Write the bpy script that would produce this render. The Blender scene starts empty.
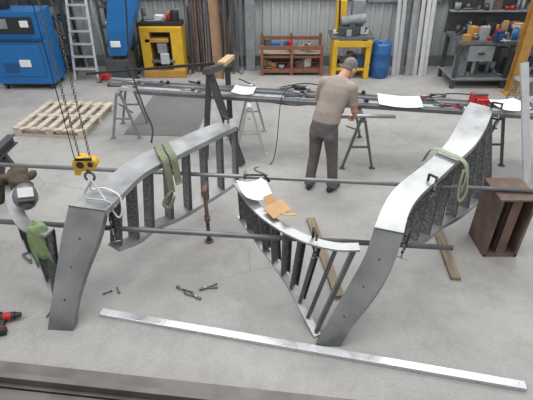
import bpy, bmesh, math, random
from mathutils import Vector, Matrix, Euler
random.seed(7)
V = Vector
scene = bpy.context.scene
scene.view_settings.view_transform = 'Standard'

# ------------------------------------------------------------ materials
def lin(c):
    return tuple(((x/255)/12.92 if x/255 <= .04045 else ((x/255+.055)/1.055)**2.4) for x in c)
def mat(name, rgb, rough=.6, metal=0., var=.15, scale=8., bump=0., rgb2=None, stretch=None, pos=(.35,.65)):
    m = bpy.data.materials.new(name); m.use_nodes = True
    nt = m.node_tree; b = nt.nodes['Principled BSDF']
    b.inputs['Roughness'].default_value = rough; b.inputs['Metallic'].default_value = metal
    tc = nt.nodes.new('ShaderNodeTexCoord'); mp = nt.nodes.new('ShaderNodeMapping')
    if stretch: mp.inputs['Scale'].default_value = stretch
    nt.links.new(tc.outputs['Object'], mp.inputs[0])
    n = nt.nodes.new('ShaderNodeTexNoise'); n.inputs['Scale'].default_value = scale; n.inputs['Detail'].default_value = 5
    nt.links.new(mp.outputs[0], n.inputs['Vector'])
    r = nt.nodes.new('ShaderNodeValToRGB')
    c = lin(rgb); c2 = lin(rgb2) if rgb2 else tuple(x*(1+var) for x in c)
    c1 = c if rgb2 else tuple(x*(1-var) for x in c)
    r.color_ramp.elements[0].color = (*c1, 1); r.color_ramp.elements[0].position = pos[0]
    r.color_ramp.elements[1].color = (*c2, 1); r.color_ramp.elements[1].position = pos[1]
    nt.links.new(n.outputs['Fac'], r.inputs[0]); nt.links.new(r.outputs[0], b.inputs['Base Color'])
    if metal > .45:
        rr = nt.nodes.new('ShaderNodeMapRange'); rr.inputs['From Min'].default_value = .3; rr.inputs['From Max'].default_value = .7
        rr.inputs['To Min'].default_value = rough-.08; rr.inputs['To Max'].default_value = rough+.12
        nt.links.new(n.outputs['Fac'], rr.inputs['Value']); nt.links.new(rr.outputs[0], b.inputs['Roughness'])
    if bump:
        bp = nt.nodes.new('ShaderNodeBump'); bp.inputs['Strength'].default_value = bump; bp.inputs['Distance'].default_value = .01
        nt.links.new(n.outputs['Fac'], bp.inputs['Height']); nt.links.new(bp.outputs[0], b.inputs['Normal'])
    return m
STEEL = mat('mill_steel', (166,168,169), .34, .6, .18, 3.5)
STEELD = mat('dark_mill_steel', (112,112,113), .38, .5, .16, 5)
LEG = mat('shaded_leg_steel', (136,137,137), .32, .6, .18, 3.0)  # mill steel again, with the shade of the upright leg faces in its colour
TREAD = mat('checker_plate_steel', (108,109,110), .40, .4, .3, 40, 0, (144,146,147), None, (.46,.60))
TREADB = mat('tread_edge_steel', (88,89,91), .42, .4, .15)
ALU = mat('aluminium', (206,208,210), .30, .6, .05, 10)
RUST = mat('rusty_steel', (122,98,86), .75, .15, .1, 7, .1, (92,81,75))
PRIMER = mat('dark_profile_steel', (118,112,108), .5, .3, .1, 4, 0, (98,93,90))
TUBE = mat('tube_steel', (140,140,142), .35, .5, .12, 6)
BLACK = mat('black_paint', (38,39,41), .5, .0, .2)
DGREY = mat('dark_grey_paint', (66,68,70), .5, .0, .15)
RUBBER = mat('black_rubber', (26,26,27), .8)
WOOD = mat('weathered_wood', (204,192,174), .85, 0, .12, 3, .2, (176,164,148), (1,8,1))
PLANK = mat('plank_wood', (146,132,112), .85, 0, .12, 3, .2, (118,106,92), (8,1,1))
BLUE = mat('blue_paint', (26,104,166), .4, 0, .06, 4)
BLUED = mat('dark_blue_paint', (30,60,96), .5)
YEL = mat('yellow_paint', (208,166,44), .5, 0, .1, 5)
YELD = mat('ochre_paint', (176,134,68), .6, 0, .12, 5)
RED = mat('red_paint', (178,34,34), .45)
ORANGE = mat('orange_brown_paint', (130,86,66), .7, 0, .15)
WHITE = mat('white_paint', (225,226,226), .6, 0, .03)
PAPER = mat('paper', (232,233,236), .9, 0, .02)
CARD = mat('cardboard', (186,150,108), .9, 0, .06)
GREY = mat('grey_paint', (128,132,134), .6)
LGREY = mat('light_grey_paint', (180,182,182), .6, 0, .06)
GREENC = mat('sling_green', (118,124,102), .9, 0, .15, 30, .4)
GREENL = mat('pale_green_cloth', (150,160,136), .9, 0, .10, 25, .4)
RAG = mat('green_rag_cloth', (122,142,100), .9, 0, .15, 25, .4)
JACKET = mat('jacket_cloth', (74,66,56), .95, 0, .3, 14, .6)
SHIRT = mat('taupe_tshirt', (156,144,134), .95, 0, .06, 9, .4)
TROUS = mat('grey_work_trousers', (100,97,95), .95, 0, .12, 9, .5)
SKIN = mat('skin', (200,150,124), .6, 0, .05, 14)
HAIR = mat('grey_hair', (120,117,114), .9, 0, .25, 60, .6)
SHOE = mat('shoe_leather', (50,44,40), .7)
SHEET = mat('stained_rubber_sheet', (112,111,110), .8, 0, .06, 3)
BRONZE = mat('galv_steel', (165,168,168), .45, .3, .08)
CHAIN = mat('chain_steel', (96,94,90), .45, .4)

def floor_mat():
    m = bpy.data.materials.new('concrete_floor'); m.use_nodes = True
    nt = m.node_tree; N = nt.nodes; L = nt.links; b = N['Principled BSDF']
    b.inputs['Roughness'].default_value = .55
    tc = N.new('ShaderNodeTexCoord')
    def noise(sc, det=6, rough=.6):
        n = N.new('ShaderNodeTexNoise'); n.inputs['Scale'].default_value = sc; n.inputs['Detail'].default_value = det
        n.inputs['Roughness'].default_value = rough
        L.new(tc.outputs['Object'], n.inputs['Vector']); return n
    def ramp(src, p0, c0, p1, c1):
        r = N.new('ShaderNodeValToRGB'); r.color_ramp.elements[0].position = p0; r.color_ramp.elements[1].position = p1
        r.color_ramp.elements[0].color = (*c0, 1); r.color_ramp.elements[1].color = (*c1, 1)
        L.new(src, r.inputs[0]); return r
    def mul(a, c, f=1.):
        x = N.new('ShaderNodeMix'); x.data_type = 'RGBA'; x.blend_type = 'MULTIPLY'; x.inputs[0].default_value = f
        L.new(a, x.inputs[6]); L.new(c, x.inputs[7]); return x.outputs[2]
    base = ramp(noise(.7).outputs['Fac'], .3, lin((152,150,147)), .7, lin((172,170,167)))
    st = ramp(noise(2.0, 9, .72).outputs['Fac'], .32, (.80,.795,.79), .54, (1,1,1))
    sp = ramp(noise(45, 3).outputs['Fac'], .35, (.88,.88,.88), .6, (1.02,1.02,1.02))
    sc2 = ramp(noise(9, 4, .7).outputs['Fac'], .30, (.86,.86,.86), .42, (1,1,1))
    nd = noise(1.6, 5); mx = N.new('ShaderNodeMix'); mx.data_type = 'VECTOR'; mx.inputs[0].default_value = .22
    L.new(tc.outputs['Object'], mx.inputs[4]); L.new(nd.outputs['Color'], mx.inputs[5])
    vo = N.new('ShaderNodeTexVoronoi'); vo.feature = 'DISTANCE_TO_EDGE'; vo.inputs['Scale'].default_value = .6
    L.new(mx.outputs[1], vo.inputs['Vector'])
    cr = ramp(vo.outputs['Distance'], .001, (.70,.69,.68), .0038, (1,1,1))
    ms = ramp(noise(.5, 2).outputs['Fac'], .49, (0,0,0), .55, (1,1,1))
    x = N.new('ShaderNodeMix'); x.data_type = 'RGBA'; x.blend_type = 'MULTIPLY'
    c = mul(base.outputs[0], st.outputs[0]); c = mul(c, sp.outputs[0], .8); c = mul(c, sc2.outputs[0], .8)
    L.new(ms.outputs[0], x.inputs[0]); L.new(c, x.inputs[6]); L.new(cr.outputs[0], x.inputs[7])
    L.new(x.outputs[2], b.inputs['Base Color'])
    bp = N.new('ShaderNodeBump'); bp.inputs['Strength'].default_value = .15; bp.inputs['Distance'].default_value = .005
    L.new(sp.outputs[0], bp.inputs['Height']); L.new(bp.outputs[0], b.inputs['Normal'])
    return m

# ------------------------------------------------------------ mesh kit
def catmull(pts, sub=6):
    P = [V(p) for p in pts]
    if len(P) < 3: return P
    out = []
    for i in range(len(P)-1):
        p0 = P[i-1] if i else P[0]*2-P[1]
        p1, p2 = P[i], P[i+1]
        p3 = P[i+2] if i+2 < len(P) else P[-1]*2-P[-2]
        for k in range(sub):
            t = k/sub
            out.append(.5*((2*p1)+(p2-p0)*t+(2*p0-5*p1+4*p2-p3)*t*t+(3*p1-p0-3*p2+p3)*t**3))
    out.append(P[-1]); return out
def relax(P, it=3):
    P = list(P)
    for _ in range(it):
        P = [P[0]]+[(P[i-1]+P[i]*2+P[i+1])/4 for i in range(1, len(P)-1)]+[P[-1]]
    return P
def at(pts, u):
    d = [0]
    for a, b in zip(pts, pts[1:]): d.append(d[-1]+(b-a).length)
    x = u*d[-1]
    for i in range(len(pts)-1):
        if x <= d[i+1] or i == len(pts)-2:
            t = (x-d[i])/max(1e-9, d[i+1]-d[i]); return pts[i].lerp(pts[i+1], t)
class M:
    def __init__(s, name): s.name = name; s.bm = bmesh.new(); s.mats = []
    def mi(s, m):
        if m not in s.mats: s.mats.append(m)
        return s.mats.index(m)
    def face(s, vs, m, smooth=False):
        try:
            f = s.bm.faces.new(vs); f.material_index = s.mi(m); f.smooth = smooth; return f
        except ValueError: pass
    def loft(s, rings, m, smooth=True, cap=True, closed=True):
        R = [[s.bm.verts.new(p) for p in r] for r in rings]
        n = len(R[0])
        for a, b in zip(R, R[1:]):
            for i in range(n if closed else n-1):
                j = (i+1) % n; s.face([a[i], a[j], b[j], b[i]], m, smooth)
        if cap: s.face(R[0][::-1], m); s.face(R[-1], m)
    def box(s, c, size, m, rot=None):
        c = V(c); h = V(size)/2
        R = Euler([math.radians(a) for a in rot]).to_matrix() if rot else Matrix.Identity(3)
        v = [s.bm.verts.new(c+R@V((x*h.x, y*h.y, z*h.z))) for x in (-1,1) for y in (-1,1) for z in (-1,1)]
        for q in ((0,1,3,2),(4,6,7,5),(0,4,5,1),(2,3,7,6),(0,2,6,4),(1,5,7,3)): s.face([v[i] for i in q], m)
    def bar(s, p1, p2, w, h, m, side=None):
        p1, p2 = V(p1), V(p2); d = (p2-p1).normalized()
        if side is None:
            up = V((0,0,1)) if abs(d.z) < .9 else V((0,1,0)); side = d.cross(up).normalized()
        else:
            side = V(side); side = (side-d*side.dot(d)).normalized()
        u = side.cross(d).normalized()
        r = lambda p: [p+side*w/2+u*h/2, p-side*w/2+u*h/2, p-side*w/2-u*h/2, p+side*w/2-u*h/2]
        s.loft([r(p1), r(p2)], m, False)
    def hbeam(s, p1, p2, w, h, t, m, side=None):
        p1, p2 = V(p1), V(p2); d = (p2-p1).normalized()
        if side is None:
            up = V((0,0,1)) if abs(d.z) < .9 else V((0,1,0)); side = d.cross(up).normalized()
        else:
            side = V(side); side = (side-d*side.dot(d)).normalized()
        u = side.cross(d).normalized()
        s.bar(p1+u*(h-t)/2, p2+u*(h-t)/2, w, t, m, side); s.bar(p1-u*(h-t)/2, p2-u*(h-t)/2, w, t, m, side)
        s.bar(p1, p2, t, h-2*t, m, side)
    def cyl(s, p1, p2, r1, m, r2=None, n=16, smooth=True):
        p1, p2 = V(p1), V(p2); r2 = r1 if r2 is None else r2
        d = (p2-p1).normalized(); a = d.orthogonal().normalized(); b = d.cross(a)
        rg = lambda p, r: [p+(a*math.cos(2*math.pi*i/n)+b*math.sin(2*math.pi*i/n))*r for i in range(n)]
        s.loft([rg(p1, r1), rg(p2, r2)], m, smooth)
    def tube(s, pts, r, m, n=8, sub=6):
        P = catmull(pts, sub) if sub else [V(p) for p in pts]
        rings = []; a = None
        for i, p in enumerate(P):
            d = (P[min(i+1, len(P)-1)]-P[max(i-1, 0)]).normalized()
            a = d.orthogonal().normalized() if a is None else (a-d*a.dot(d)).normalized()
            b = d.cross(a)
            rings.append([p+(a*math.cos(2*math.pi*k/n)+b*math.sin(2*math.pi*k/n))*r for k in range(n)])
        s.loft(rings, m)
    def strip(s, pts, w, th, m, sub=5):
        P = catmull(pts, sub); w = V(w); rings = []
        for i, p in enumerate(P):
            d = (P[min(i+1, len(P)-1)]-P[max(i-1, 0)]).normalized(); n = d.cross(w).normalized()*th/2
            rings.append([p+w/2+n, p-w/2+n, p-w/2-n, p+w/2-n])
        s.loft(rings, m, False)
    def ribbon(s, Lp, Rp, th, m):
        top, sl, sr, bot = [], [], [], []
        for i in range(len(Lp)):
            j, k = min(i+1, len(Lp)-1), max(i-1, 0)
            t = ((Lp[j]+Rp[j])-(Lp[k]+Rp[k])).normalized(); a = (Rp[i]-Lp[i]).normalized()
            n = a.cross(t).normalized()*th
            c1 = Lp[i].lerp(Rp[i], .33); c2 = Lp[i].lerp(Rp[i], .67)
            top.append([Lp[i], c1, c2, Rp[i]]); sr.append([Rp[i], Rp[i]-n]); bot.append([Rp[i]-n, Lp[i]-n]); sl.append([Lp[i]-n, Lp[i]])
        for q in (top, sr, bot, sl): s.loft(q, m, True, cap=False, closed=False)
        for i in (0, -1):
            s.face([s.bm.verts.new(p) for p in (sl[i][1], sr[i][0], sr[i][1], sl[i][0])], m)
    def sph(s, c, r, m, R=None, nu=16, nv=10):
        c = V(c); r = V((r, r, r)) if not hasattr(r, '__len__') else V(r)
        R = R or Matrix.Identity(3); rows = []
        for j in range(1, nv):
            ph = math.pi*j/nv
            rows.append([s.bm.verts.new(c+R@V((r.x*math.sin(ph)*math.cos(2*math.pi*i/nu), r.y*math.sin(ph)*math.sin(2*math.pi*i/nu), r.z*math.cos(ph)))) for i in range(nu)])
        top = s.bm.verts.new(c+R@V((0,0,r.z))); bot = s.bm.verts.new(c-R@V((0,0,r.z)))
        for i in range(nu):
            k = (i+1) % nu
            s.face([top, rows[0][i], rows[0][k]], m, True); s.face([bot, rows[-1][k], rows[-1][i]], m, True)
            for a, b in zip(rows, rows[1:]): s.face([a[i], b[i], b[k], a[k]], m, True)
    def torus(s, c, R1, r, m, R=None, nu=16, nv=6, sx=1., arc=1.):
        c = V(c); R = R or Matrix.Identity(3); rings = []
        cnt = nu if arc >= 1 else nu+1
        for i in range(cnt):
            a = 2*math.pi*arc*i/nu; cen = V((math.cos(a)*R1*sx, math.sin(a)*R1, 0)); d = V((math.cos(a), math.sin(a), 0))
            rings.append([c+R@(cen+d*r*math.cos(2*math.pi*k/nv)+V((0,0,1))*r*math.sin(2*math.pi*k/nv)) for k in range(nv)])
        if arc >= 1:
            RR = [[s.bm.verts.new(p) for p in q] for q in rings]
            for i in range(nu):
                a, b = RR[i], RR[(i+1) % nu]
                for k in range(nv): s.face([a[k], a[(k+1) % nv], b[(k+1) % nv], b[k]], m, True)
        else: s.loft(rings, m)
    def cap(s, p1, p2, r1, r2, m):
        s.cyl(p1, p2, r1, m, r2); s.sph(p1, r1, m); s.sph(p2, r2, m)
    def done(s, bevel=0, remesh=0, smooth_it=6, parent=None):
        bmesh.ops.recalc_face_normals(s.bm, faces=s.bm.faces)
        me = bpy.data.meshes.new(s.name); s.bm.to_mesh(me); s.bm.free()
        for m in s.mats: me.materials.append(m)
        o = bpy.data.objects.new(s.name, me); bpy.context.collection.objects.link(o)
        if bevel:
            b = o.modifiers.new('bevel', 'BEVEL'); b.width = bevel; b.segments = 2; b.limit_method = 'ANGLE'; b.angle_limit = math.radians(50)
        if remesh:
            r = o.modifiers.new('remesh', 'REMESH'); r.mode = 'VOXEL'; r.voxel_size = remesh; r.use_smooth_shade = True
            q = o.modifiers.new('smooth', 'SMOOTH'); q.iterations = smooth_it; q.factor = .5
        if parent: o.parent = parent
        return o

# ------------------------------------------------------------ room
m = M('floor'); m.box((0, 5.5, -.05), (22, 16, .1), floor_mat()); m.done()
WALLM = mat('corrugated_cladding', (172,177,178), .55, 0, .05, 2)
m = M('wall_back')
prof = []
x = -9.0; W = 10.6
while x < 9.0:
    prof += [(x, W), (x+.10, W), (x+.125, W-.035), (x+.175, W-.035)]; x += .2
front = [[V((p[0], p[1], 0)) for p in prof], [V((p[0], p[1], 4.2)) for p in prof]]
m.loft(front, WALLM, False, cap=False, closed=False)
m.box((0, W+.08, 2.1), (18, .08, 4.2), WALLM)
m.done()
m = M('trim_wall_base'); m.box((0, W-.06, .12), (18, .04, .24), mat('base_trim', (118,120,120))); m.done()
m = M('trim_wall_rail'); m.box((0, W-.07, 1.5), (18, .06, .08), LGREY); m.done()

# ------------------------------------------------------------ stair stringers
def vz(a, z=0): return V((a[0], a[1], z))
Z1 = [0,.25,.5,.75,.98,1.02,1.05,1.08,1.11,1.18,1.25,1.30]
RL = [(0.43,2.58),(0.59,2.75),(0.75,2.89),(0.85,2.94),(0.91,3.02),(1.04,3.3),(1.2,3.55),(1.44,3.78),(1.76,4.11),(1.99,4.39),(2.21,4.76),(2.39,5.02)]
RR = [(0.65,2.57),(0.77,2.64),(0.93,2.72),(1.06,2.82),(1.14,2.94),(1.24,3.19),(1.4,3.42),(1.65,3.67),(1.92,3.96),(2.145,4.15),(2.39,4.49),(2.59,4.84)]
LL = [(-2.01,2.76),(-1.96,2.89),(-1.92,3.09),(-1.86,3.21),(-1.78,3.33),(-1.61,3.57),(-1.52,3.77),(-1.39,4.02),(-1.18,4.24),(-.90,4.51),(-.59,4.785),(-.39,4.925)]
LR = [(-1.77,2.745),(-1.72,2.89),(-1.63,3.02),(-1.50,3.11),(-1.43,3.25),(-1.377,3.30),(-1.29,3.535),(-1.18,3.78),(-.99,3.98),(-.78,4.20),(-.53,4.47),(-.335,4.70)]
Z2 = [0,.25,.5,.75,.99,1.02,1.05,1.08,1.1,1.12,1.14,1.14]

def tread(s, top, bot, a, w=.13):
    """stair tread seen on its side: chequer plate with folded lips"""
    d = (bot-top).normalized(); a = (a-d*a.dot(d)).normalized(); n = a.cross(d).normalized()
    s.bar(top, bot, w, .006, TREAD, a)
    for sg in (-1, 1):
        e = a*(w/2)*sg - n*.015
        s.bar(top+e, bot+e, .006, .036, TREADB, a)
def stringer(name, Lp, Rp, Z, low, nb, u0, u1):
    s = M(name)
    a = [vz(p, z) for p, z in zip(Lp, Z)]; b = [vz(p, z) for p, z in zip(Rp, Z)]
    la, lb = relax(catmull(a[:5], 6), 8), relax(catmull(b[:5], 6), 8)
    ta, tb = relax(catmull(a[4:], 6), 8), relax(catmull(b[4:], 6), 8)
    s.ribbon(la, lb, .065, LEG); s.ribbon(ta, tb, .02, STEEL)
    dn = V((0,0,-.055))
    for e, f in ((ta, tb), (tb, ta)):
        rings = []
        for p, q in zip(e, f):
            i = (q-p).normalized()*.010
            rings.append([p+V((0,0,-.015)), p+i+V((0,0,-.015)), p+i+dn, p+dn])
        s.loft(rings, STEEL, False)
    s.tube([ta[0].lerp(tb[0], k/6)+V((0,-.004,.003)) for k in range(7)], .006, TREADB, n=6, sub=0)
    lowc = catmull([V(p) for p in low], 6)
    rings = []
    for i, p in enumerate(lowc):
        u = i/(len(lowc)-1); t = (lowc[min(i+1, len(lowc)-1)]-lowc[max(i-1, 0)]).normalized(); n = t.cross(V((0,0,1))).normalized()
        rings.append([p+n*.03, p-n*.10, p-n*.10-V((0,0,.015)), p+n*.03-V((0,0,.05))])
    s.loft(rings, STEEL, False)
    for k in range(nb):
        u = k/(nb-1); uu = u0+(u1-u0)*u
        edge = at(tb, uu); ac = (at(ta, uu)-edge).normalized()
        top = edge+ac*.075-V((0,0,.018))
        bot = at(lowc, .02+.96*u); t = at(lowc, min(1, .05+.96*u))-at(lowc, max(0, .96*u-.01)); n2 = V((0,0,1)).cross(t).normalized()
        bot = bot+n2*.04
        tread(s, top, bot, ac.lerp(n2, .3), .11)
    for q in (1, 2, 3):
        c = (a[q]+b[q])/2; t = (a[q+1]-a[q-1]).normalized(); n = (b[q]-a[q]).normalized().cross(t).normalized()
        s.cyl(c-n*.004, c+n*.006, .008, BLACK, n=10)
    return s.done()
lowR = [(1.20,3.12,.80),(1.4,3.42,.50),(1.65,3.67,.36),(1.92,3.96,.30),(2.2,4.18,.28),(2.5,4.45,.28),(2.80,4.72,.25)]
lowL = [(-1.42,3.27,.56),(-1.29,3.535,.45),(-1.18,3.78,.42),(-.99,3.98,.39),(-.78,4.20,.40),(-.53,4.47,.43),(-.335,4.70,.45)]
stringer('curved_stair_stringer', LL, LR, Z2, lowL, 8, .12, .98)
stringer('curved_stair_stringer', RL, RR, Z1, lowR, 9, .10, .99)

def panel(name, top, low, nb, w=.1):
    s = M(name); T = catmull([V(p) for p in top], 6); B = catmull([V(p) for p in low], 6)
    for C, ww in ((T, w), (B, .07)):
        rings = []
        for i, p in enumerate(C):
            t = (C[min(i+1, len(C)-1)]-C[max(i-1, 0)]).normalized(); n = t.cross(V((0,0,1))).normalized()
            u = n.cross(t).normalized()
            rings.append([p+n*ww/2, p-n*ww/2, p-n*ww/2-u*.02, p+n*ww/2-u*.02])
        s.loft(rings, STEEL, False)
    for k in range(nb):
        u = .03+.94*k/(nb-1); a, b = at(T, u), at(B, u); t = at(T, min(1, u+.04))-at(T, max(0, u-.04))
        n = V((0,0,1)).cross(t).normalized()
        tread(s, a-V((0,0,.015))+n*.02, b+n*.02, n+t.normalized()*.25, .085)
    return s.done()
panel('stair_tread_flight', [(-.29,3.88,.90),(-.11,3.50,.88),(.08,3.27,.85),(.34,3.08,.82),(.59,3.0,.80),(.80,2.99,.80)],
      [(-.28,3.86,.50),(-.045,3.49,.40),(.10,3.30,.31),(.235,3.12,.2),(.35,2.91,.1),(.46,2.68,.02)], 10)
panel('stair_tread_flight', [(-2.62,4.0,.95),(-2.42,3.56,.9),(-2.2,3.28,.82),(-1.95,3.2,.80)],
      [(-2.70,3.95,.5),(-2.44,3.56,.35),(-2.2,3.3,.2),(-2.05,3.1,.03)], 7, .12)

# ------------------------------------------------------------ long bars
def longbar(name, p1, p2, r, mt, square=False):
    s = M(name)
    if square: s.bar(p1, p2, r*2, r*2, mt)
    else:
        s.cyl(p1, p2, r, mt, n=20); d = (V(p2)-V(p1)).normalized()
        s.cyl(V(p2)-d*.01, V(p2)+d*.002, r*.82, BLACK, n=20)
    return s.done()
longbar('support_tube', (-3.5,3.57,.70), (1.66,3.09,.70), .025, STEELD)
longbar('support_tube', (-3.9,4.52,.79), (3.4,3.83,.79), .023, TUBE)
longbar('dark_flat_bar', (-2.9,7.15,.93), (-.72,6.17,1.40), .018, BLACK, True)

m = M('steel_profile_stack')
for k in range(6):
    y = 2.31-.125*k; z = .05
    p1, p2 = V((-3.4, y+.14, z)), V((2.2+.2*k, y-.54, z))
    m.bar(p1+V((0,0,.044)), p2+V((0,0,.044)), .10, .012, PRIMER); m.bar(p1-V((0,0,.044)), p2-V((0,0,.044)), .10, .012, PRIMER)
    m.bar(p1+V((0,.044,0)), p2+V((0,.044,0)), .012, .08, RUST); m.bar(p1-V((0,.044,0)), p2-V((0,.044,0)), .012, .08, RUST)
    if k % 2: m.bar(p1+V((0,0,.09)), p2+V((0,0,.09)), .045, .08, PRIMER)
m.done()
m = M('aluminium_flat_bar')
m.bar((-1.57,2.95,.02), (2.09,2.17,.02), .075, .04, ALU)
m.done(bevel=.003)

m = M('rusty_channel_support')
m.box((2.40,3.98,.37), (.03,.42,.74), RUST); m.box((2.74,3.98,.37), (.03,.42,.74), RUST)
m.box((2.57,4.17,.37), (.34,.03,.74), RUST); m.box((2.57,3.98,.015), (.36,.42,.03), RUST)
m.box((2.57,3.98,.75), (.40,.44,.02), RUST)
m.hbeam((2.57,3.83,.03), (2.57,3.83,.74), .10, .08, .01, RUST)
m.done()
m = M('black_beam_trestle')
for y in (3.8, 5.0):
    m.bar((-3.55,y,0), (-3.3,y,.62), .06, .05, DGREY); m.bar((-3.05,y,0), (-3.3,y,.62), .06, .05, DGREY)
    m.bar((-3.45,y,.25), (-3.15,y,.25), .04, .04, DGREY)
m.hbeam((-3.3,3.72,.69), (-3.3,5.3,.69), .1, .12, .012, DGREY)
m.done()
m = M('rusty_prop_post')
m.cyl((-.66,4.04,0), (-.66,4.04,.70), .022, RUST); m.cyl((-.66,4.04,0), (-.66,4.04,.015), .05, RUST); m.cyl((-.66,4.04,.3), (-.66,4.04,.36), .032, RUST)
m.cyl((-.66,4.16,.72), (-.66,3.95,.72), .03, RUST)
m.done()

def cclamp(c, rz, sc=1., tilt=0):
    s = M('g_clamp'); R = Euler((math.radians(tilt),0,math.radians(rz))).to_matrix(); T = lambda x,y,z: V(c)+R@(V((x,y,z))*sc)
    s.bar(T(0,.06,.09), T(0,.06,-.11), .022, .014, BLACK); s.bar(T(0,.065,.085), T(0,-.05,.085), .022, .016, BLACK); s.bar(T(0,.065,-.10), T(0,-.05,-.10), .022, .016, BLACK)
    s.cyl(T(0,-.04,.08), T(0,-.04,.03), .012, STEELD, n=10); s.cyl(T(0,-.04,-.17), T(0,-.04,-.03), .007, STEEL, n=10); s.cyl(T(-.05,-.04,-.165), T(.05,-.04,-.165), .005, STEEL, n=8); s.cyl(T(0,-.04,-.03), T(0,-.04,-.02), .016, STEELD, n=12)
    s.done()
cclamp((-1.42,3.30,.80), 15, 1.0); cclamp((1.20,3.02,.84), -30, 1.0); cclamp((.42,3.04,.83), 10, 1.0)
cclamp((-.46,4.76,1.13), 40, 1.0); cclamp((2.62,4.82,1.28), 60, 1.0); cclamp((1.56,3.60,1.07), 40, .8)

# ------------------------------------------------------------ tall trestle behind
LW = mat('beige_timber', (186,160,122), .85, 0, .08, 5)
m = M('tall_steel_trestle')
m.hbeam((-.36,5.8,.02), (-.80,6.15,1.30), .10, .09, .012, DGREY)
m.hbeam((-.92,6.0,.02), (-.80,6.15,1.22), .08, .07, .012, DGREY)
m.hbeam((-.60,6.95,.02), (-.60,6.85,1.12), .08, .07, .012, DGREY)
m.bar((-.88,6.03,.45), (-.5,5.9,.45), .05, .05, DGREY)
m.bar((-.82,6.0,1.34), (-.58,6.95,1.16), .10, .08, DGREY)
m.bar((-.66,6.55,1.27), (-.56,7.1,1.22), .12, .06, LW)
m.done()

# ------------------------------------------------------------ work rails on saw horses
def sawhorse(X, y0, y1, h=.80, mt=GREY):
    s = M('sawhorse')
    s.bar((X,y0-.05,h-.03), (X,y1+.05,h-.03), .06, .05, mt)
    for y in (y0, y1):
        for sx in (-1, 1):
            s.bar((X+sx*.03,y,h-.04), (X+sx*.22,y,0.005), .035, .035, mt)
            s.box((X+sx*.22,y,.008), (.08,.06,.016), mt)
        s.bar((X-.13,y,.35), (X+.13,y,.35), .025, .025, mt)
    s.bar((X-.02,y0,.6), (X-.02,y1,.2), .02, .02, mt)
    return s.done()
sawhorse(1.32,5.72,6.75,.80,STEELD); sawhorse(-.25,6.15,7.0,.80,LGREY); sawhorse(3.25,5.8,6.6,.80,DGREY); sawhorse(-2.3,6.7,7.3,.80,GREY)
def railY(x, off): return 7.18-.168*(x+2.63)-off
for i, (off, w, mt) in enumerate(((0,.08,STEEL),(.16,.06,TUBE),(.34,.09,ALU),(.47,.05,STEELD))):
    s = M('steel_profile_bar')
    x0, x1 = (-2.75+.25*i, 4.3)
    s.bar((x0,railY(x0,off),.83), (x1,railY(x1,off),.83), w, .05, mt)
    s.done()
m = M('red_bar_clamp')
m.box((-2.60,7.12,.905), (.14,.2,.1), RED); m.cyl((-2.6,7.02,.9), (-2.6,6.84,.9), .015, BLACK); m.cyl((-2.65,6.84,.9),(-2.55,6.84,.9),.01,BLACK)
m.done(bevel=.01)
m = M('red_vise')
m.box((2.98,6.05,.93), (.18,.2,.14), RED); m.box((2.98,5.9,.93), (.16,.06,.12), RED); m.box((2.98,6.0,1.02), (.2,.05,.04), STEELD)
m.cyl((2.98,5.87,.92), (2.98,5.74,.92), .015, STEEL); m.cyl((2.9,5.76,.92), (3.06,5.76,.92), .008, STEEL)
m.done(bevel=.01)
def paper(name, c, sx, sy, rz, curl=.03, mt=PAPER, lift=0):
    s = M(name); R = Euler((0,0,math.radians(rz))).to_matrix(); n = 8; g = []
    for i in range(n+1):
        row = []
        for j in range(n+1):
            u, v = i/n-.5, j/n-.5
            z = curl*(abs(u)**2*3+math.sin(5*v+u*3)*.25+.25)
            row.append(s.bm.verts.new(V(c)+R@V((u*sx, v*sy, z))))
        g.append(row)
    for i in range(n):
        for j in range(n): s.face([g[i][j], g[i+1][j], g[i+1][j+1], g[i][j+1]], mt, True)
    o = s.done(); k = o.modifiers.new('t', 'SOLIDIFY'); k.thickness = .002; return o
paper('drawing_sheet', (1.90,6.12,.865), .60, .42, -8)
paper('drawing_sheet', (3.40,5.98,.865), .42, .40, 12)
paper('drawing_sheet', (-.34,6.55,.865), .34, .3, -10)
m = M('hand_tools_on_rails')
for k in range(34):
    x = random.choice([random.uniform(-2.2,-.9), random.uniform(0,1.4), random.uniform(2.3,2.8), random.uniform(3.7,4.2)]); o = random.choice((0,.16,.34)); y = railY(x, o)
    a = random.uniform(-.6,.6); l = random.uniform(.06,.14); d = V((math.cos(a), math.sin(a), 0))*l
    c = V((x, y, .87)); m.cyl(c-d, c+d, .012, random.choice((BLACK, STEELD, BLUED, RED, STEEL, LGREY)), n=8)
    m.box(c+d+V((0,0,.01)), (.05,.05,.04), random.choice((BLACK, STEEL, STEELD)))
m.done()
m = M('angle_grinder')
c = V((.42,6.60,.905)); m.cyl(c, c+V((.2,-.03,0)), .035, BLACK); m.cyl(c+V((.2,-.03,.03)), c+V((.2,-.03,-.035)), .04, STEEL); m.cyl(c+V((.2,-.03,-.03)), c+V((.2,-.03,-.036)), .062, STEELD)
m.tube([c, c+V((-.1,-.05,-.01)), c+V((-.2,-.35,-.02)), c+V((-.24,-.6,-.2)), c+V((-.27,-.65,-.6)), c+V((-.35,-.75,-.895)), c+V((-.6,-.9,-.895)), c+V((-.4,-1.1,-.895))], .006, RUBBER)
m.done()
m = M('leaning_aluminium_profile'); m.bar((3.47,5.0,0), (3.18,5.55,1.6), .09, .04, ALU); m.done()
m = M('coiled_cable')
for k in range(5): m.torus((3.92,6.0+.01*k,.865+.012*k), .16+.006*k, .008, LGREY, sx=1.1, nu=24)
m.done()

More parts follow.
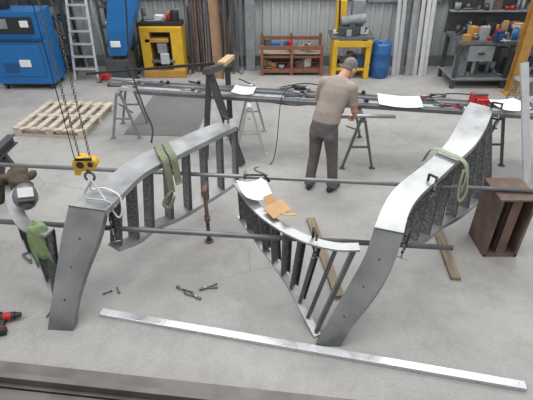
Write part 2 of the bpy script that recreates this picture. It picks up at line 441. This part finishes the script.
# ------------------------------------------------------------ pallet, sheet, planks
def xf(c, rz): 
    R = Euler((0,0,math.radians(rz))).to_matrix(); return lambda p: V(c)+R@V(p)
m = M('wooden_pallet'); c = (-3.52,7.38,0); rz = -6; T = xf(c, rz)
for y in (-.56, 0, .56):
    m.box(T((0,y,.01)), (1.24,.1,.02), WOOD, (0,0,rz)); m.box(T((0,y,.105)), (1.24,.1,.02), WOOD, (0,0,rz))
    for x in (-.55, 0, .55): m.box(T((x,y,.058)), (.12,.1,.076), WOOD, (0,0,rz))
for k in range(7): m.box(T((-.57+.19*k,0,.126)), (.095,1.24,.02), WOOD, (0,0,rz))
m.done()
m = M('rubber_floor_sheet'); T = xf((-1.72,7.7,.004), -4); m.box(T((0,0,0)), (1.2,1.8,.008), SHEET, (0,0,-4)); m.done()
m = M('wooden_plank'); m.bar((.54,4.45,.02), (.72,3.15,.02), .1, .04, PLANK); m.done()
m = M('wooden_plank'); m.bar((2.05,4.5,.02), (1.96,3.40,.02), .1, .04, PLANK); m.done()

# ------------------------------------------------------------ straps / slings
m = M('green_lifting_sling')
for dx, L in ((.03,.30),(.10,.24)):
    x, y = -1.10+dx, 3.92+dx*.9
    m.strip([(x-.12,y+.42,.80),(x-.10,y+.36,1.0),(x-.08,y+.30,1.125),(x,y+.1,1.145),(x+.06,y-.02,1.135),(x+.085,y-.06,1.0),(x+.10,y-.08,1.12-L),(x+.11,y-.10,1.10-L)], V((.055,.05,0)), .012, GREENC)
m.tube([(-.98,3.80,.82),(-1.04,3.76,.72),(-.98,3.74,.68),(-.93,3.78,.8)], .018, GREENC)
m.done()
m = M('green_lifting_sling')
m.strip([(1.68,4.24,.95),(1.72,4.16,1.135),(1.84,4.02,1.15),(1.95,3.90,1.13),(2.0,3.86,1.0),(1.99,3.85,.80)], V((.045,.04,0)), .008, GREENL)
m.tube([(2.0,3.86,1.0),(2.03,3.84,.8),(1.98,3.83,.7),(1.95,3.85,.85),(1.96,3.87,1.05)], .014, GREENL)
m.done()
m = M('wire_sling_loop')
m.tube([(-1.56,3.42,1.2),(-1.62,3.5,1.06),(-1.52,3.52,1.06),(-1.42,3.47,1.06),(-1.34,3.42,1.03),(-1.33,3.38,.9),(-1.37,3.36,.84),(-1.42,3.36,.95),(-1.5,3.42,1.05),(-1.56,3.42,1.2)], .009, WHITE)
m.tube([(-1.56,3.42,1.2),(-1.66,3.44,1.05),(-1.6,3.36,1.05),(-1.45,3.33,1.05),(-1.36,3.34,.98)], .009, LGREY)
m.done()
m = M('crane_chain_hoist')
hx, hy, hz = -1.556, 3.4, 1.40
m.cyl((hx-.035,hy-.05,hz), (hx-.035,hy+.05,hz), .065, YEL, n=20); m.cyl((hx+.05,hy-.045,hz-.005), (hx+.05,hy+.045,hz-.005), .05, YEL, n=20)
m.box((hx,hy,hz), (.10,.08,.10), YEL); m.cyl((hx-.035,hy-.056,hz), (hx-.035,hy+.056,hz), .032, BLACK); m.cyl((hx+.05,hy-.05,hz), (hx+.05,hy+.05,hz), .024, BLACK)
m.box((hx,hy-.04,hz+.05), (.14,.02,.02), BLACK)
m.cyl((hx,hy,hz-.05), (hx,hy,hz-.10), .02, STEELD)
m.torus((hx,hy,hz-.145), .042, .012, STEELD, Matrix.Rotation(math.pi/2, 3, 'X')@Matrix.Rotation(-math.pi/2, 3, 'Z')@Matrix.Rotation(.6,3,'Z'), arc=.8)
for cx in (hx-.045, hx+.045):
    z = hz+.06; k = 0
    while z < 3.5:
        Rm = Matrix.Rotation(math.pi/2, 3, 'X') if k % 2 == 0 else Matrix.Rotation(math.pi/2, 3, 'Z')@Matrix.Rotation(math.pi/2, 3, 'X')
        m.torus((cx,hy,z), .016, .0032, CHAIN, Rm, nu=8, nv=4, sx=.6); z += .025; k += 1
m.cyl((hx-.14,hy+.1,hz-.1), (hx-.14,hy+.1,3.5), .004, RUBBER, n=6)
m.box((hx-.14,hy+.1,hz-.12), (.05,.04,.12), YEL)
m.done()
m = M('hanging_control_cable')
m.tube([(-1.75,6.2,3.4),(-1.74,6.0,2.3),(-1.70,5.6,1.6),(-1.45,5.0,1.27),(-1.27,4.6,1.17),(-1.22,4.3,1.14)], .010, RUBBER)
m.done()

# ------------------------------------------------------------ things lying on the panels
m = M('work_jacket')
rj = random.Random(3)
for k in range(16):
    x, y = -2.50+rj.uniform(-.15,.15), 3.88+rj.uniform(-.14,.14)
    m.sph((x, y, .99-.25*((x+2.5)**2+(y-3.88)**2)**.5+rj.uniform(-.02,.03)), (rj.uniform(.05,.1), rj.uniform(.04,.09), rj.uniform(.03,.05)), JACKET, Euler((rj.uniform(-.4,.4),rj.uniform(-.4,.4),rj.uniform(0,3))).to_matrix())
m.cap((-2.62,3.80,.95), (-2.66,3.72,.78), .045, .04, JACKET); m.cap((-2.40,3.80,.95), (-2.34,3.74,.82), .04, .035, JACKET)
m.done(remesh=.012, smooth_it=2)
m = M('welding_helmet')
R = Euler((.5,.2,.5)).to_matrix(); c = V((-2.25,3.50,.98))
m.sph(c, (.11,.14,.10), STEELD, R); m.box(c+R@V((0,-.10,.06)), (.13,.03,.08), BLACK, (30,10,28)); m.box(c+R@V((0,-.02,.095)), (.13,.11,.02), LGREY, (25,10,28))
m.torus(c+R@V((0,.02,-.02)), .115, .01, LGREY, R)
m.done(bevel=.004)
m = M('green_rag')
n = 16; g = []
for i in range(n+1):
    row = []
    for j in range(n+1):
        u, v = i/n-.5, j/n-.5
        row.append(m.bm.verts.new((-2.06+u*.15+.02*math.sin(8*v), 3.20+v*.14, .855+.012*math.sin(10*u+4*v)-.9*max(0, -v-.15)-.5*max(0,abs(u)-.3))))
    g.append(row)
for i in range(n):
    for j in range(n): m.face([g[i][j], g[i+1][j], g[i+1][j+1], g[i][j+1]], RAG, True)
o = m.done(); k = o.modifiers.new('t','SOLIDIFY'); k.thickness = .008
paper('drawing_sheet', (-.12,3.66,.925), .26, .32, 20, .06)
m = M('cardboard_flap')
m.box((.10,3.40,.91), (.20,.16,.006), CARD, (12,-8,35)); m.box((.20,3.33,.90), (.12,.12,.006), CARD, (-20,12,20)); m.box((.03,3.50,.94), (.10,.10,.006), CARD, (40,0,35))
m.done()
m = M('bar_clamp')
m.bar((-.22,3.95,.945), (-.02,3.88,.985), .02, .012, BLACK); m.cyl((-.02,3.88,.985), (.03,3.86,.92), .014, BLACK); m.box((-.22,3.95,.945), (.03,.08,.06), STEELD)
m.done()

# ------------------------------------------------------------ small floor things
m = M('cordless_drill')
c = V((-2.40,2.86,.05))
m.cyl(c+V((-.09,.0,0)), c+V((.05,.03,0)), .036, BLACK, n=16); m.cyl(c+V((-.05,.01,0)), c+V((.02,.024,0)), .038, RED, n=16); m.cyl(c+V((.05,.03,0)), c+V((.10,.042,0)), .03, BLACK, .02); m.cyl(c+V((.10,.042,0)), c+V((.15,.054,0)), .006, STEEL)
m.bar(c+V((-.05,.0,-.01)), c+V((-.02,-.13,-.015)), .045, .035, BLACK); m.box(c+V((-.015,-.155,-.012)), (.11,.05,.07), BLACK, (0,0,15)); m.box(c+V((-.015,-.125,-.012)), (.10,.015,.06), RED, (0,0,15))
m.done(bevel=.004)
m = M('cordless_drill')
c = V((-2.60,2.93,.045)); m.cyl(c, c+V((.11,-.04,0)), .033, BLACK); m.cyl(c+V((.11,-.04,0)), c+V((.15,-.055,0)), .02, STEEL); m.bar(c+V((.03,-.02,-.01)), c+V((-.02,-.13,-.01)), .04, .03, DGREY)
m.done(bevel=.004)
m = M('locking_pliers')
def pl(c, a):
    T = xf(c, a)
    m.cyl(T((0,0,.012)), T((.13,.02,.012)), .007, STEELD, n=8); m.cyl(T((0,0,.012)), T((.12,-.035,.012)), .007, STEELD, n=8)
    m.box(T((-.03,0,.015)), (.06,.025,.02), STEELD, (0,0,a)); m.cyl(T((0,0,0.001)), T((0,0,.028)), .012, STEEL)
pl((-.86,3.27,0), -30); pl((-.70,3.16,0), 150); pl((-.62,3.28,0), 20)
m.done()
m = M('steel_bolts')
for x, y, a in ((-1.60,3.22,30),(-1.50,3.26,-60),(-2.07,2.94,80)):
    T = xf((x,y,0), a); m.cyl(T((-.04,0,.01)), T((.04,0,.01)), .007, STEELD, n=8); m.cyl(T((.04,0,.012)), T((.052,0,.012)), .013, STEELD, n=6)
m.done()
m = M('screw_clamp')
T = xf((-2.62,3.72,0), -40)
m.bar(T((-.1,0,.015)), T((.1,0,.015)), .02, .015, STEELD); m.bar(T((-.1,0,.015)), T((-.1,.08,.015)), .025, .015, STEELD); m.bar(T((.05,0,.015)), T((.05,.08,.015)), .025, .015, STEELD); m.cyl(T((.02,.07,.015)), T((.14,.07,.015)), .012, BLACK)
m.done()

# ------------------------------------------------------------ BACKGROUND
def clutter(s, x0, x1, y0, y1, z, n, big=.16):
    cols = (BLACK, STEELD, GREY, LGREY, BLUED, RED, YELD, WHITE, RUST, CARD, BLUE, BRONZE, DGREY, DGREY, GREY)
    for _ in range(n):
        x, y = random.uniform(x0, x1), random.uniform(y0, y1); h = random.uniform(.05, big); c = random.choice(cols); t = random.random()
        if t < .45: s.box((x,y,z+h/2), (random.uniform(.06,.22), random.uniform(.06,.18), h), c, (0,0,random.uniform(-30,30)))
        elif t < .75: s.cyl((x,y,z), (x,y,z+h), random.uniform(.03,.07), c, n=12); s.cyl((x,y,z+h), (x,y,z+h+.02), .02, BLACK, n=8)
        else:
            a = random.uniform(0,3.1); d = V((math.cos(a), math.sin(a)*.5, 0))*random.uniform(.08,.2); p = V((x,y,z+.02)); s.cyl(p-d, p+d, .018, c, n=8); s.box(p+d+V((0,0,.02)), (.06,.06,.08), c)
m = M('welding_fume_extractor')
x0, x1, y0, y1 = -5.45, -4.32, 8.95, 9.6; xc = (x0+x1)/2
m.box((xc,(y0+y1)/2,.55), (x1-x0,y1-y0,.85), BLUE); m.box((xc,(y0+y1)/2+.04,1.24), (x1-x0-.04,y1-y0-.08,.52), BLUE)
m.box((xc,y0+.065,1.25), (.80,.03,.30), BLACK); m.box((xc+.25,y0+.045,1.28), (.16,.02,.12), WHITE); m.box((xc-.2,y0+.045,1.28), (.25,.02,.18), GREY)
m.box((xc,y0-.01,.60), (.90,.02,.62), BLUE); m.box((xc+.1,y0-.03,.55), (.22,.02,.14), WHITE); m.box((xc,y0-.02,.98), (1.12,.02,.03), BLACK)
for k in range(5): m.box((xc-.2,y0-.025,.38+.04*k), (.3,.015,.012), BLUED)
m.box((xc,(y0+y1)/2,.11), (x1-x0-.08,y1-y0-.08,.06), BLACK)
for sx in (x0+.1, x1-.1):
    for sy in (y0+.08, y1-.08): m.cyl((sx-.025,sy,.05), (sx+.025,sy,.05), .05, BLACK)
m.cyl((xc-.2,y0+.35,1.5), (xc-.2,y0+.35,1.72), .11, BLACK); m.tube([(xc-.2,y0+.35,1.7),(xc-.15,y0+.3,2.1),(xc+.3,y0+.1,2.3),(xc+.7,y0,2.0)], .09, LGREY, n=12)
m.done(bevel=.015)
m = M('aluminium_step_ladder')
for sx in (-4.12, -3.62):
    top = V((-3.87+(sx+3.87)*.7, 10.0, 2.2))
    m.bar((sx,9.5,.01), top, .05, .03, ALU); m.bar((sx,10.3,.01), top+V((0,.05,0)), .04, .03, ALU)
for k in range(8):
    u = (k+1)/9; w = .5*(1-.3*u); m.box((-3.87,9.5+.5*u,2.2*u), (w,.09,.03), ALU)
m.done()
def shelf(name, x0, x1, y0, y1, hs, mt=GREY, n=9, big=.2):
    s = M(name)
    for x in (x0, x1):
        for y in (y0, y1): s.box((x,y,hs[-1]/2+.1), (.05,.05,hs[-1]+.2), mt)
    for h in hs:
        s.box(((x0+x1)/2,(y0+y1)/2,h), (x1-x0,y1-y0,.035), mt); clutter(s, x0+.1, x1-.1, y0+.08, y1-.08, h+.02, n, big)
    return s.done()
shelf('tool_shelf_unit', -6.0, -4.25, 9.9, 10.4, (.25,.7,1.15,1.6), DGREY, 20, .25)
shelf('tool_shelf_unit', -3.5, -2.85, 9.95, 10.4, (.2,.6,1.0,1.4), DGREY, 16, .28)
m = M('blue_welding_hood_machine')
m.box((-3.05,9.4,.28), (.5,.45,.5), DGREY); m.box((-3.05,9.4,.02), (.56,.55,.04), BLACK)
rg = lambda z, xa, xb, ya, yb: [V((xa,ya,z)), V((xb,ya,z)), V((xb,yb,z)), V((xa,yb,z))]
m.loft([rg(.60,-3.20,-2.86,9.25,9.6), rg(1.1,-3.16,-2.68,9.2,9.62), rg(1.9,-2.98,-2.36,9.22,9.62)], BLUE, False)
m.box((-3.02,9.2,.85), (.2,.02,.12), WHITE); m.cyl((-3.05,9.4,.52), (-3.05,9.4,.61), .12, BLACK)
m.tube([(-2.95,9.3,.5),(-2.80,9.05,.3),(-2.7,8.9,.02),(-2.3,8.8,.015),(-1.9,9.1,.015)], .014, RUBBER)
m.done(bevel=.01)
m = M('yellow_ironworker_machine')
x0, x1 = -2.66, -1.78; xc = (x0+x1)/2
m.box((xc,9.98,.08), (.92,.6,.16), YELD); m.box((x0+.10,9.98,.55), (.20,.5,.85), YEL); m.box((x1-.12,9.98,.55), (.24,.5,.85), YEL)
m.box((xc,10.13,.5), (.5,.2,.75), DGREY); m.box((xc,9.98,1.0), (.88,.5,.10), YEL); m.box((xc,9.88,.35), (.5,.35,.06), STEELD); m.box((xc,9.85,.62), (.2,.25,.2), GREY); m.box((xc-.1,9.83,.78), (.5,.2,.08), YELD)
m.box((xc+.05,9.68,.42), (.18,.08,.22), LGREY); m.box((xc,9.98,1.09), (.9,.3,.08), BLACK); m.cyl((xc-.35,9.98,1.1), (xc-.35,9.98,1.4), .05, STEELD); m.cyl((xc+.3,9.93,1.1), (xc+.3,9.93,1.35), .09, BLACK)
clutter(m, x0+.1, x1-.1, 9.85, 10.1, 1.13, 8, .25)
m.done(bevel=.012)
m = M('vertical_stock_rack')
m.bar((-1.7,10.3,1.2), (-.56,10.3,1.2), .05, .05, GREY); m.bar((-1.7,10.3,.35), (-.56,10.3,.35), .05, .05, GREY); 
for x in (-1.7, -1.1, -.56): m.bar((x,10.3,0), (x,10.3,2.3), .06, .06, GREY); m.bar((x,10.3,.04), (x,9.9,.04), .05, .05, GREY)
for k in range(34):
    x = -1.66+.031*k+random.uniform(-.01,.01); h = random.uniform(1.1,2.8); y = random.uniform(9.95,10.15)
    m.bar((x,y,.01), (x+random.uniform(-.05,.03),10.24,h), random.uniform(.02,.05), random.uniform(.02,.04), random.choice((BLACK,STEELD,TUBE,RUST,STEELD,RUST,DGREY)))
m.done()
m = M('rusty_angle_profile'); m.bar((-1.04,9.65,.0), (-1.12,9.85,2.7), .2, .02, mat('brown_primer',(150,118,90),.8)); m.bar((-.94,9.65,.0), (-1.02,9.85,2.7), .02, .1, RUST); m.done()
m = M('grey_column_post'); m.hbeam((-.36,10.25,0), (-.36,10.25,3.6), .2, .2, .02, GREY); m.done()
m = M('low_timber_rack')
x0, x1 = -.1, 1.2
for x in (x0, (x0+x1)/2, x1):
    m.box((x,9.85,.32), (.06,.06,.64), ORANGE); m.box((x,10.3,.4), (.06,.06,.8), ORANGE)
for z in (.10,.60): m.box(((x0+x1)/2,9.85,z), (x1-x0,.04,.07), ORANGE); m.box(((x0+x1)/2,10.3,z+.1), (x1-x0,.04,.07), ORANGE)
m.box(((x0+x1)/2,10.08,.12), (x1-x0,.45,.03), ORANGE); m.box(((x0+x1)/2,10.08,.40), (x1-x0,.45,.03), ORANGE)
for k in range(9): m.bar((x0-.05,9.92+.04*k,.47+.03*(k%3)), (x1+.03,9.92+.04*k,.47+.03*(k%3)), .035, .035, random.choice((RUST,STEELD,WOOD,TUBE)))
clutter(m, x0+.1, x1-.1, 9.9, 10.2, .14, 12, .2); clutter(m, x0+.1, x1-.1, 9.9, 10.2, .55, 8, .2)
m.done()
m = M('yellow_sheet_shear')
x0, x1 = 1.4, 2.2; xc = (x0+x1)/2
m.box((x0+.05,9.85,.42), (.10,.5,.84), YEL); m.box((x1-.05,9.85,.42), (.10,.5,.84), YEL); m.box((xc,9.62,.74), (.8,.06,.12), YEL); m.box((xc,9.9,.86), (.9,.6,.06), STEELD)
m.box((xc,9.85,.2), (.7,.45,.05), YEL); m.box((xc-.1,9.8,.98), (.4,.35,.18), DGREY); m.cyl((xc-.25,9.8,1.15), (xc+.25,9.8,1.22), .10, GREY); m.box((xc+.1,9.95,1.3), (.25,.25,.5), GREY); m.box((xc-.25,9.95,1.25), (.2,.2,.6), YEL)
m.cyl((xc-.3,9.7,1.1), (xc-.35,9.6,1.7), .02, BLACK); m.sph((xc-.35,9.6,1.7), .04, RED)
clutter(m, x0+.1, x1-.1, 9.65, 10.1, .9, 14, .25); clutter(m, x0+.15, x1-.15, 9.7, 10.0, .23, 14, .35)
m.done(bevel=.008)
m = M('blue_plastic_drum')
prof = [(0,.0),(.19,0),(.205,.03),(.205,.22),(.215,.24),(.205,.26),(.205,.5),(.215,.52),(.205,.54),(.205,.68),(.18,.74),(.17,.74),(.17,.72),(0,.72)]
m.loft([[V((2.47+r*math.cos(a*math.pi/12),9.8+r*math.sin(a*math.pi/12),z)) for a in range(24)] for r, z in [(max(r,.002),z) for r,z in prof]], mat('drum_blue',(44,92,150),.4))
m.cyl((2.40,9.72,.72), (2.40,9.72,.75), .03, BLACK)
m.done()
m = M('leaning_metal_sheets')
for k in range(8):
    x = 2.80+.10*k; m.bar((x,9.8+.05*(k%3),.0), (x+.05,10.35,1.5+.25*(k%4)), .085, .02, random.choice((BRONZE,LGREY,TUBE,GREY,STEELD)))
m.done()
m = M('steel_workbench')
x0, x1, y0, y1, h = 3.78, 5.95, 9.0, 9.85, .92
m.box(((x0+x1)/2,(y0+y1)/2,h), (x1-x0,y1-y0,.06), STEELD)
for x in (x0+.05, (x0+x1)/2, x1-.05):
    for y in (y0+.05, y1-.05): m.box((x,y,h/2), (.07,.07,h), DGREY)
m.box(((x0+x1)/2,y0+.05,.18), (x1-x0,.05,.05), STEELD); m.box(((x0+x1)/2,(y0+y1)/2,.2), (x1-x0,y1-y0,.03), GREY)
m.box(((x0+x1)/2,y1+.1,1.25), (x1-x0,.03,.7), DGREY)
m.box((4.25,y0+.15,.72), (.5,.3,.3), GREY); m.box((4.25,y0-.01,.72), (.12,.02,.03), BLACK)
clutter(m, x0+.15, x1-.1, y0+.1, y1-.1, h+.03, 75, .26); clutter(m, x0+.15, x1-.1, y0+.15, y1-.1, .22, 40, .5)
for z, b in ((1.35,.25),(1.75,.3)):
    m.box(((x0+x1)/2,9.95,z), (x1-x0,.3,.03), GREY); clutter(m, x0+.1, x1-.1, 9.85, 10.05, z+.02, 34, b)
m.done()
m = M('bench_vise')
c = V((4.5,8.92,.95)); m.box(c+V((0,.06,.015)), (.16,.2,.03), BLUED); m.box(c+V((0,.06,.12)), (.14,.1,.18), BLUED); m.box(c+V((0,-.08,.12)), (.14,.06,.12), BLUED); m.cyl(c+V((0,-.1,.1)), c+V((0,-.25,.1)), .018, STEEL); m.cyl(c+V((-.1,-.23,.1)), c+V((.1,-.23,.1)), .01, STEEL)
m.done(bevel=.006)
m = M('yellow_crane_column'); m.hbeam((4.92,8.75,0), (4.92,8.75,3.8), .17, .2, .02, YELD); m.box((4.92,8.75,.01), (.3,.3,.02), YELD); m.done()
m = M('workshop_stool')
c = V((4.85,8.3,0)); m.cyl(c+V((0,0,.42)), c+V((0,0,.46)), .17, GREY, n=24)
for k in range(4):
    a = math.pi/4+k*math.pi/2; m.cyl(c+V((math.cos(a)*.11,math.sin(a)*.11,.42)), c+V((math.cos(a)*.2,math.sin(a)*.2,0)), .014, GREY)
m.torus(c+V((0,0,.18)), .165, .01, GREY, nu=24)
m.done()
shelf('storage_rack', 6.05, 7.4, 9.3, 9.9, (.2,.7,1.2,1.7,2.2), GREY, 16, .3)
m = M('scrap_crate'); m.box((5.55,8.5,.02),(.6,.45,.04),RUST)
for a,b in (((5.26,8.5,.16),(.03,.45,.32)),((5.84,8.5,.16),(.03,.45,.32)),((5.55,8.29,.16),(.6,.03,.32)),((5.55,8.71,.16),(.6,.03,.32))): m.box(a,b,GREY)
clutter(m,5.35,5.75,8.37,8.63,.06,14,.35); m.done()
m = M('floor_air_hose')
m.tube([(-.6,9.6,.012),(0,9.0,.012),(.9,9.3,.012),(1.6,8.6,.012),(.6,8.1,.012),(-.2,8.5,.012),(.3,8.9,.012),(2.4,8.3,.012),(3.6,8.7,.012),(4.3,8.6,.012)], .009, RUBBER)
m.done()
m = M('wall_tool_board'); m.box((3.0,10.52,2.0), (1.6,.04,1.2), GREY)
for k in range(14): x = 2.3+.1*k; m.bar((x,10.48,1.5+.1*(k%3)), (x,10.48,1.9+.1*(k%4)), .03, .02, random.choice((BLACK,STEELD,RED,YELD)))
m.done()

# ------------------------------------------------------------ MAN
man = bpy.data.objects.new('man', None); bpy.context.collection.objects.link(man); man.location = (0,0,0)
F = V((.5,.866,0)).normalized(); Rt = V((.866,-.5,0)).normalized(); UP = V((0,0,1))
def ring(c, rx, ry, tilt=0, n=24):
    c = V(c); f = (F*math.cos(tilt)-UP*math.sin(tilt)).normalized()
    return [c+Rt*rx*math.cos(2*math.pi*i/n)+f*ry*math.sin(2*math.pi*i/n) for i in range(n)]
hip = V((.72,5.18,.93)); ch = V((.87,5.30,1.40))
footL, footR = V((.59,5.22,0)), V((.885,5.14,0))
t = M('trousers')
t.loft([ring(hip+V((-.01,-.01,-.12)),.15,.11), ring(hip+V((0,0,-.04)),.178,.128), ring(hip+V((.01,0,.05)),.172,.122,.1), ring(hip+V((.03,.02,.14)),.158,.11,.15)], TROUS)
for hp, ft in ((hip-Rt*.088+V((0,0,-.06)), footL), (hip+Rt*.088+V((0,0,-.06)), footR)):
    knee = hp.lerp(ft+UP*.08, .5)+F*.03; an = ft+UP*.07
    t.cap(hp, knee, .102, .074, TROUS); t.cap(knee, an+UP*.06, .075, .068, TROUS); t.cyl(an+UP*.08, an-UP*.02, .071, TROUS, .078)
    t.sph(hp.lerp(knee,.15)-F*.04, (.085,.085,.11), TROUS)
    for q, rr in ((.80,.070),(.90,.074)):
        p = knee.lerp(an, q); t.cyl(p+UP*.015, p-UP*.015, rr, TROUS, rr+.008)
t.box(hip.lerp(footR,.3)+Rt*.09, (.05,.11,.16), TROUS, (0,0,-30))
t.done(remesh=.012, smooth_it=4, parent=man)
s = M('t_shirt')
s.loft([ring(hip+V((.02,.01,.05)),.185,.134,.12), ring(hip+V((.04,.03,.18)),.172,.124,.15), ring(hip.lerp(ch,.6),.182,.126,.22), ring(hip.lerp(ch,.85),.196,.126,.28),
        ring(ch,.18,.112,.35), ring(ch+V((.02,.025,.055)),.125,.09,.45), ring(ch+V((.035,.045,.09)),.076,.07,.5)], SHIRT)
shL, shR = ch-Rt*.172+UP*.005, ch+Rt*.172-UP*.005
elL, elR = V((.66,5.52,1.15)), V((1.08,5.22,1.12))
wrL, wrR = V((.93,5.62,.91)), V((1.16,5.52,.915))
for sh, el in ((shL, elL), (shR, elR)):
    s.cap(sh, sh.lerp(el,.55), .080, .068, SHIRT); s.cyl(sh.lerp(el,.5), sh.lerp(el,.8), .066, SHIRT, .069); s.cap(sh+UP*.01, ch+V((.03,.04,.07)), .06, .055, SHIRT)
for q in (.18,.32):
    p = hip.lerp(ch, q)-F*.112; s.cap(p-Rt*.09+UP*.02, p+Rt*.07-UP*.025, .012, .010, SHIRT)
s.done(remesh=.011, smooth_it=5, parent=man)
a = M('arms')
for sh, el, wr in ((shL, elL, wrL), (shR, elR, wrR)):
    a.cap(sh.lerp(el,.4), el, .05, .042, SKIN); a.cap(el, el.lerp(wr,.3), .042, .043, SKIN); a.cap(el.lerp(wr,.3), wr, .043, .028, SKIN)
a.done(remesh=.009, smooth_it=4, parent=man)
def hand(name, wr, d, nrm, side):
    h = M(name); d = V(d).normalized(); nrm = V(nrm); nrm = (nrm-d*nrm.dot(d)).normalized(); sd = d.cross(nrm)*(1 if V(side).dot(d.cross(nrm)) > 0 else -1)
    Rm = Matrix((sd, d, nrm)).transposed()
    h.cap(wr-d*.02, wr+d*.02, .027, .027, SKIN)
    h.sph(wr+d*.052, (.041,.052,.019), SKIN, Rm)
    for k, (o, L) in enumerate(((.030,.078),(.010,.088),(-.010,.082),(-.029,.064))):
        p = wr+d*(.088-abs(o)*.2)+sd*o; ang = 0.35; q = p-d*.03
        for j, fr in enumerate((.45,.32,.23)):
            dd = d*math.cos(ang)-nrm*math.sin(ang); p2 = p+dd*L*fr
            h.cap(q if j == 0 else p, p2, .0095-.001*j, .0088-.001*j, SKIN); p = p2; ang += .95
    p = wr+d*.03+sd*.032; p1 = p+(sd*.7+d*.55-nrm*.3).normalized()*.038; p2 = p1+(d*.8-nrm*.6+sd*.05).normalized()*.032; p3 = p2+(d*.5-nrm*.8-sd*.4).normalized()*.026
    h.cap(p, p1, .014, .011, SKIN); h.cap(p1, p2, .011, .0098, SKIN); h.cap(p2, p3, .0098, .008, SKIN)
    h.done(remesh=.0035, smooth_it=3, parent=man)
hand('hand_left', wrL, V((.15,.75,-.5)), V((0,.5,.8)), V((1,0,0)))
hand('hand_right', wrR, V((-.05,.8,-.5)), V((.0,.5,.8)), V((-1,0,0)))
hc = V((1.015,5.43,1.565))
yf = (F*.8+Rt*.35-UP*.64).normalized(); xr = yf.cross(UP).normalized(); zu = xr.cross(yf)
HR = Matrix((xr, yf, zu)).transposed(); P = lambda x, y, z: hc+HR@V((x, y, z))
h = M('head')
h.sph(P(0,-.012,.03), (.075,.095,.088), SKIN, HR, 24, 16); h.sph(P(0,.03,-.035), (.058,.062,.075), SKIN, HR, 20, 14); h.sph(P(0,.065,-.088), (.03,.024,.022), SKIN, HR)
h.cap(P(0,.088,.005), P(0,.108,-.028), .009, .013, SKIN); h.sph(P(.011,.1,-.034), .008, SKIN); h.sph(P(-.011,.1,-.034), .008, SKIN)
h.cap(P(-.045,.078,.022), P(.045,.078,.022), .012, .012, SKIN)
h.cap(P(-.018,.088,-.058), P(.018,.088,-.058), .007, .007, SKIN); h.cap(P(-.014,.086,-.068), P(.014,.086,-.068), .008, .008, SKIN)
for sx in (-1, 1): h.sph(P(sx*.078,-.005,-.01), (.012,.022,.034), SKIN, HR)
h.cap(P(0,-.03,-.04), ch+V((.03,.035,.05)), .058, .066, SKIN)
h.done(remesh=.006, smooth_it=4, parent=man)
h = M('hair')
h.sph(P(0,-.024,.042), (.080,.093,.087), HAIR, HR, 28, 18); h.sph(P(0,-.05,0), (.070,.056,.060), HAIR, HR, 20, 14)
for sx in (-1, 1): h.sph(P(sx*.066,.0,.03), (.016,.034,.036), HAIR, HR)
h.done(remesh=.006, smooth_it=3, parent=man)
h = M('eyes')
for sx in (-1, 1): h.sph(P(sx*.03,.078,.002), .011, WHITE); h.sph(P(sx*.03,.087,.002), .005, BLACK)
h.done(parent=man)
for nm, ft, ang in (('shoe_left', footL, .25), ('shoe_right', footR, -.15)):
    d = (F*math.cos(ang)-Rt*math.sin(ang)).normalized(); sd = d.cross(UP); k = M(nm)
    def sr(y, z0, z1, w, n=16):
        c = ft+d*y; return [c+sd*w*math.cos(2*math.pi*i/n)+UP*((z0+z1)/2+(z1-z0)/2*math.sin(2*math.pi*i/n)) for i in range(n)]
    k.loft([sr(-.10,.01,.05,.02), sr(-.085,0,.08,.036), sr(-.04,0,.10,.04), sr(.02,0,.10,.041), sr(.08,0,.075,.047), sr(.13,0,.06,.046), sr(.165,.003,.045,.03), sr(.175,.01,.03,.012)], SHOE)
    k.done(parent=man)
m = M('steel_workpiece'); m.cyl((.78,5.735,.822), (1.75,5.70,.822), .026, STEEL); m.done()

# ------------------------------------------------------------ light: daylight hall, bright roof, dimmer towards the walls
w = bpy.data.worlds.new('World'); scene.world = w; w.use_nodes = True
nt = w.node_tree; bg = nt.nodes['Background']
tc = nt.nodes.new('ShaderNodeTexCoord'); sp = nt.nodes.new('ShaderNodeSeparateXYZ'); rp = nt.nodes.new('ShaderNodeValToRGB')
nt.links.new(tc.outputs['Generated'], sp.inputs[0]); nt.links.new(sp.outputs['Z'], rp.inputs[0]); nt.links.new(rp.outputs[0], bg.inputs[0])
rp.color_ramp.elements[0].position = 0.0; rp.color_ramp.elements[0].color = (.48,.49,.50,1)
rp.color_ramp.elements[1].position = .75; rp.color_ramp.elements[1].color = (.97,.99,1.02,1)
bg.inputs[1].default_value = .92
def area(name, loc, sx, sy, e, rot=(0,0,0)):
    l = bpy.data.lights.new(name, 'AREA'); l.shape = 'RECTANGLE'; l.size = sx; l.size_y = sy; l.energy = e; l.color = (1,.99,.975)
    o = bpy.data.objects.new(name, l); bpy.context.collection.objects.link(o); o.location = loc; o.rotation_euler = [math.radians(a) for a in rot]
area('skylight_back', (1.5,8.2,6.5), 10, 2.2, 400)
area('skylight_front', (-1.5,3.0,6.8), 10, 2.0, 300)

cam = bpy.data.cameras.new('camera'); co = bpy.data.objects.new('camera', cam); bpy.context.collection.objects.link(co)
co.location = (0,0,3.3); co.rotation_euler = (math.radians(56),0,0); cam.sensor_width = 36; cam.lens = 450/533*36
scene.camera = co
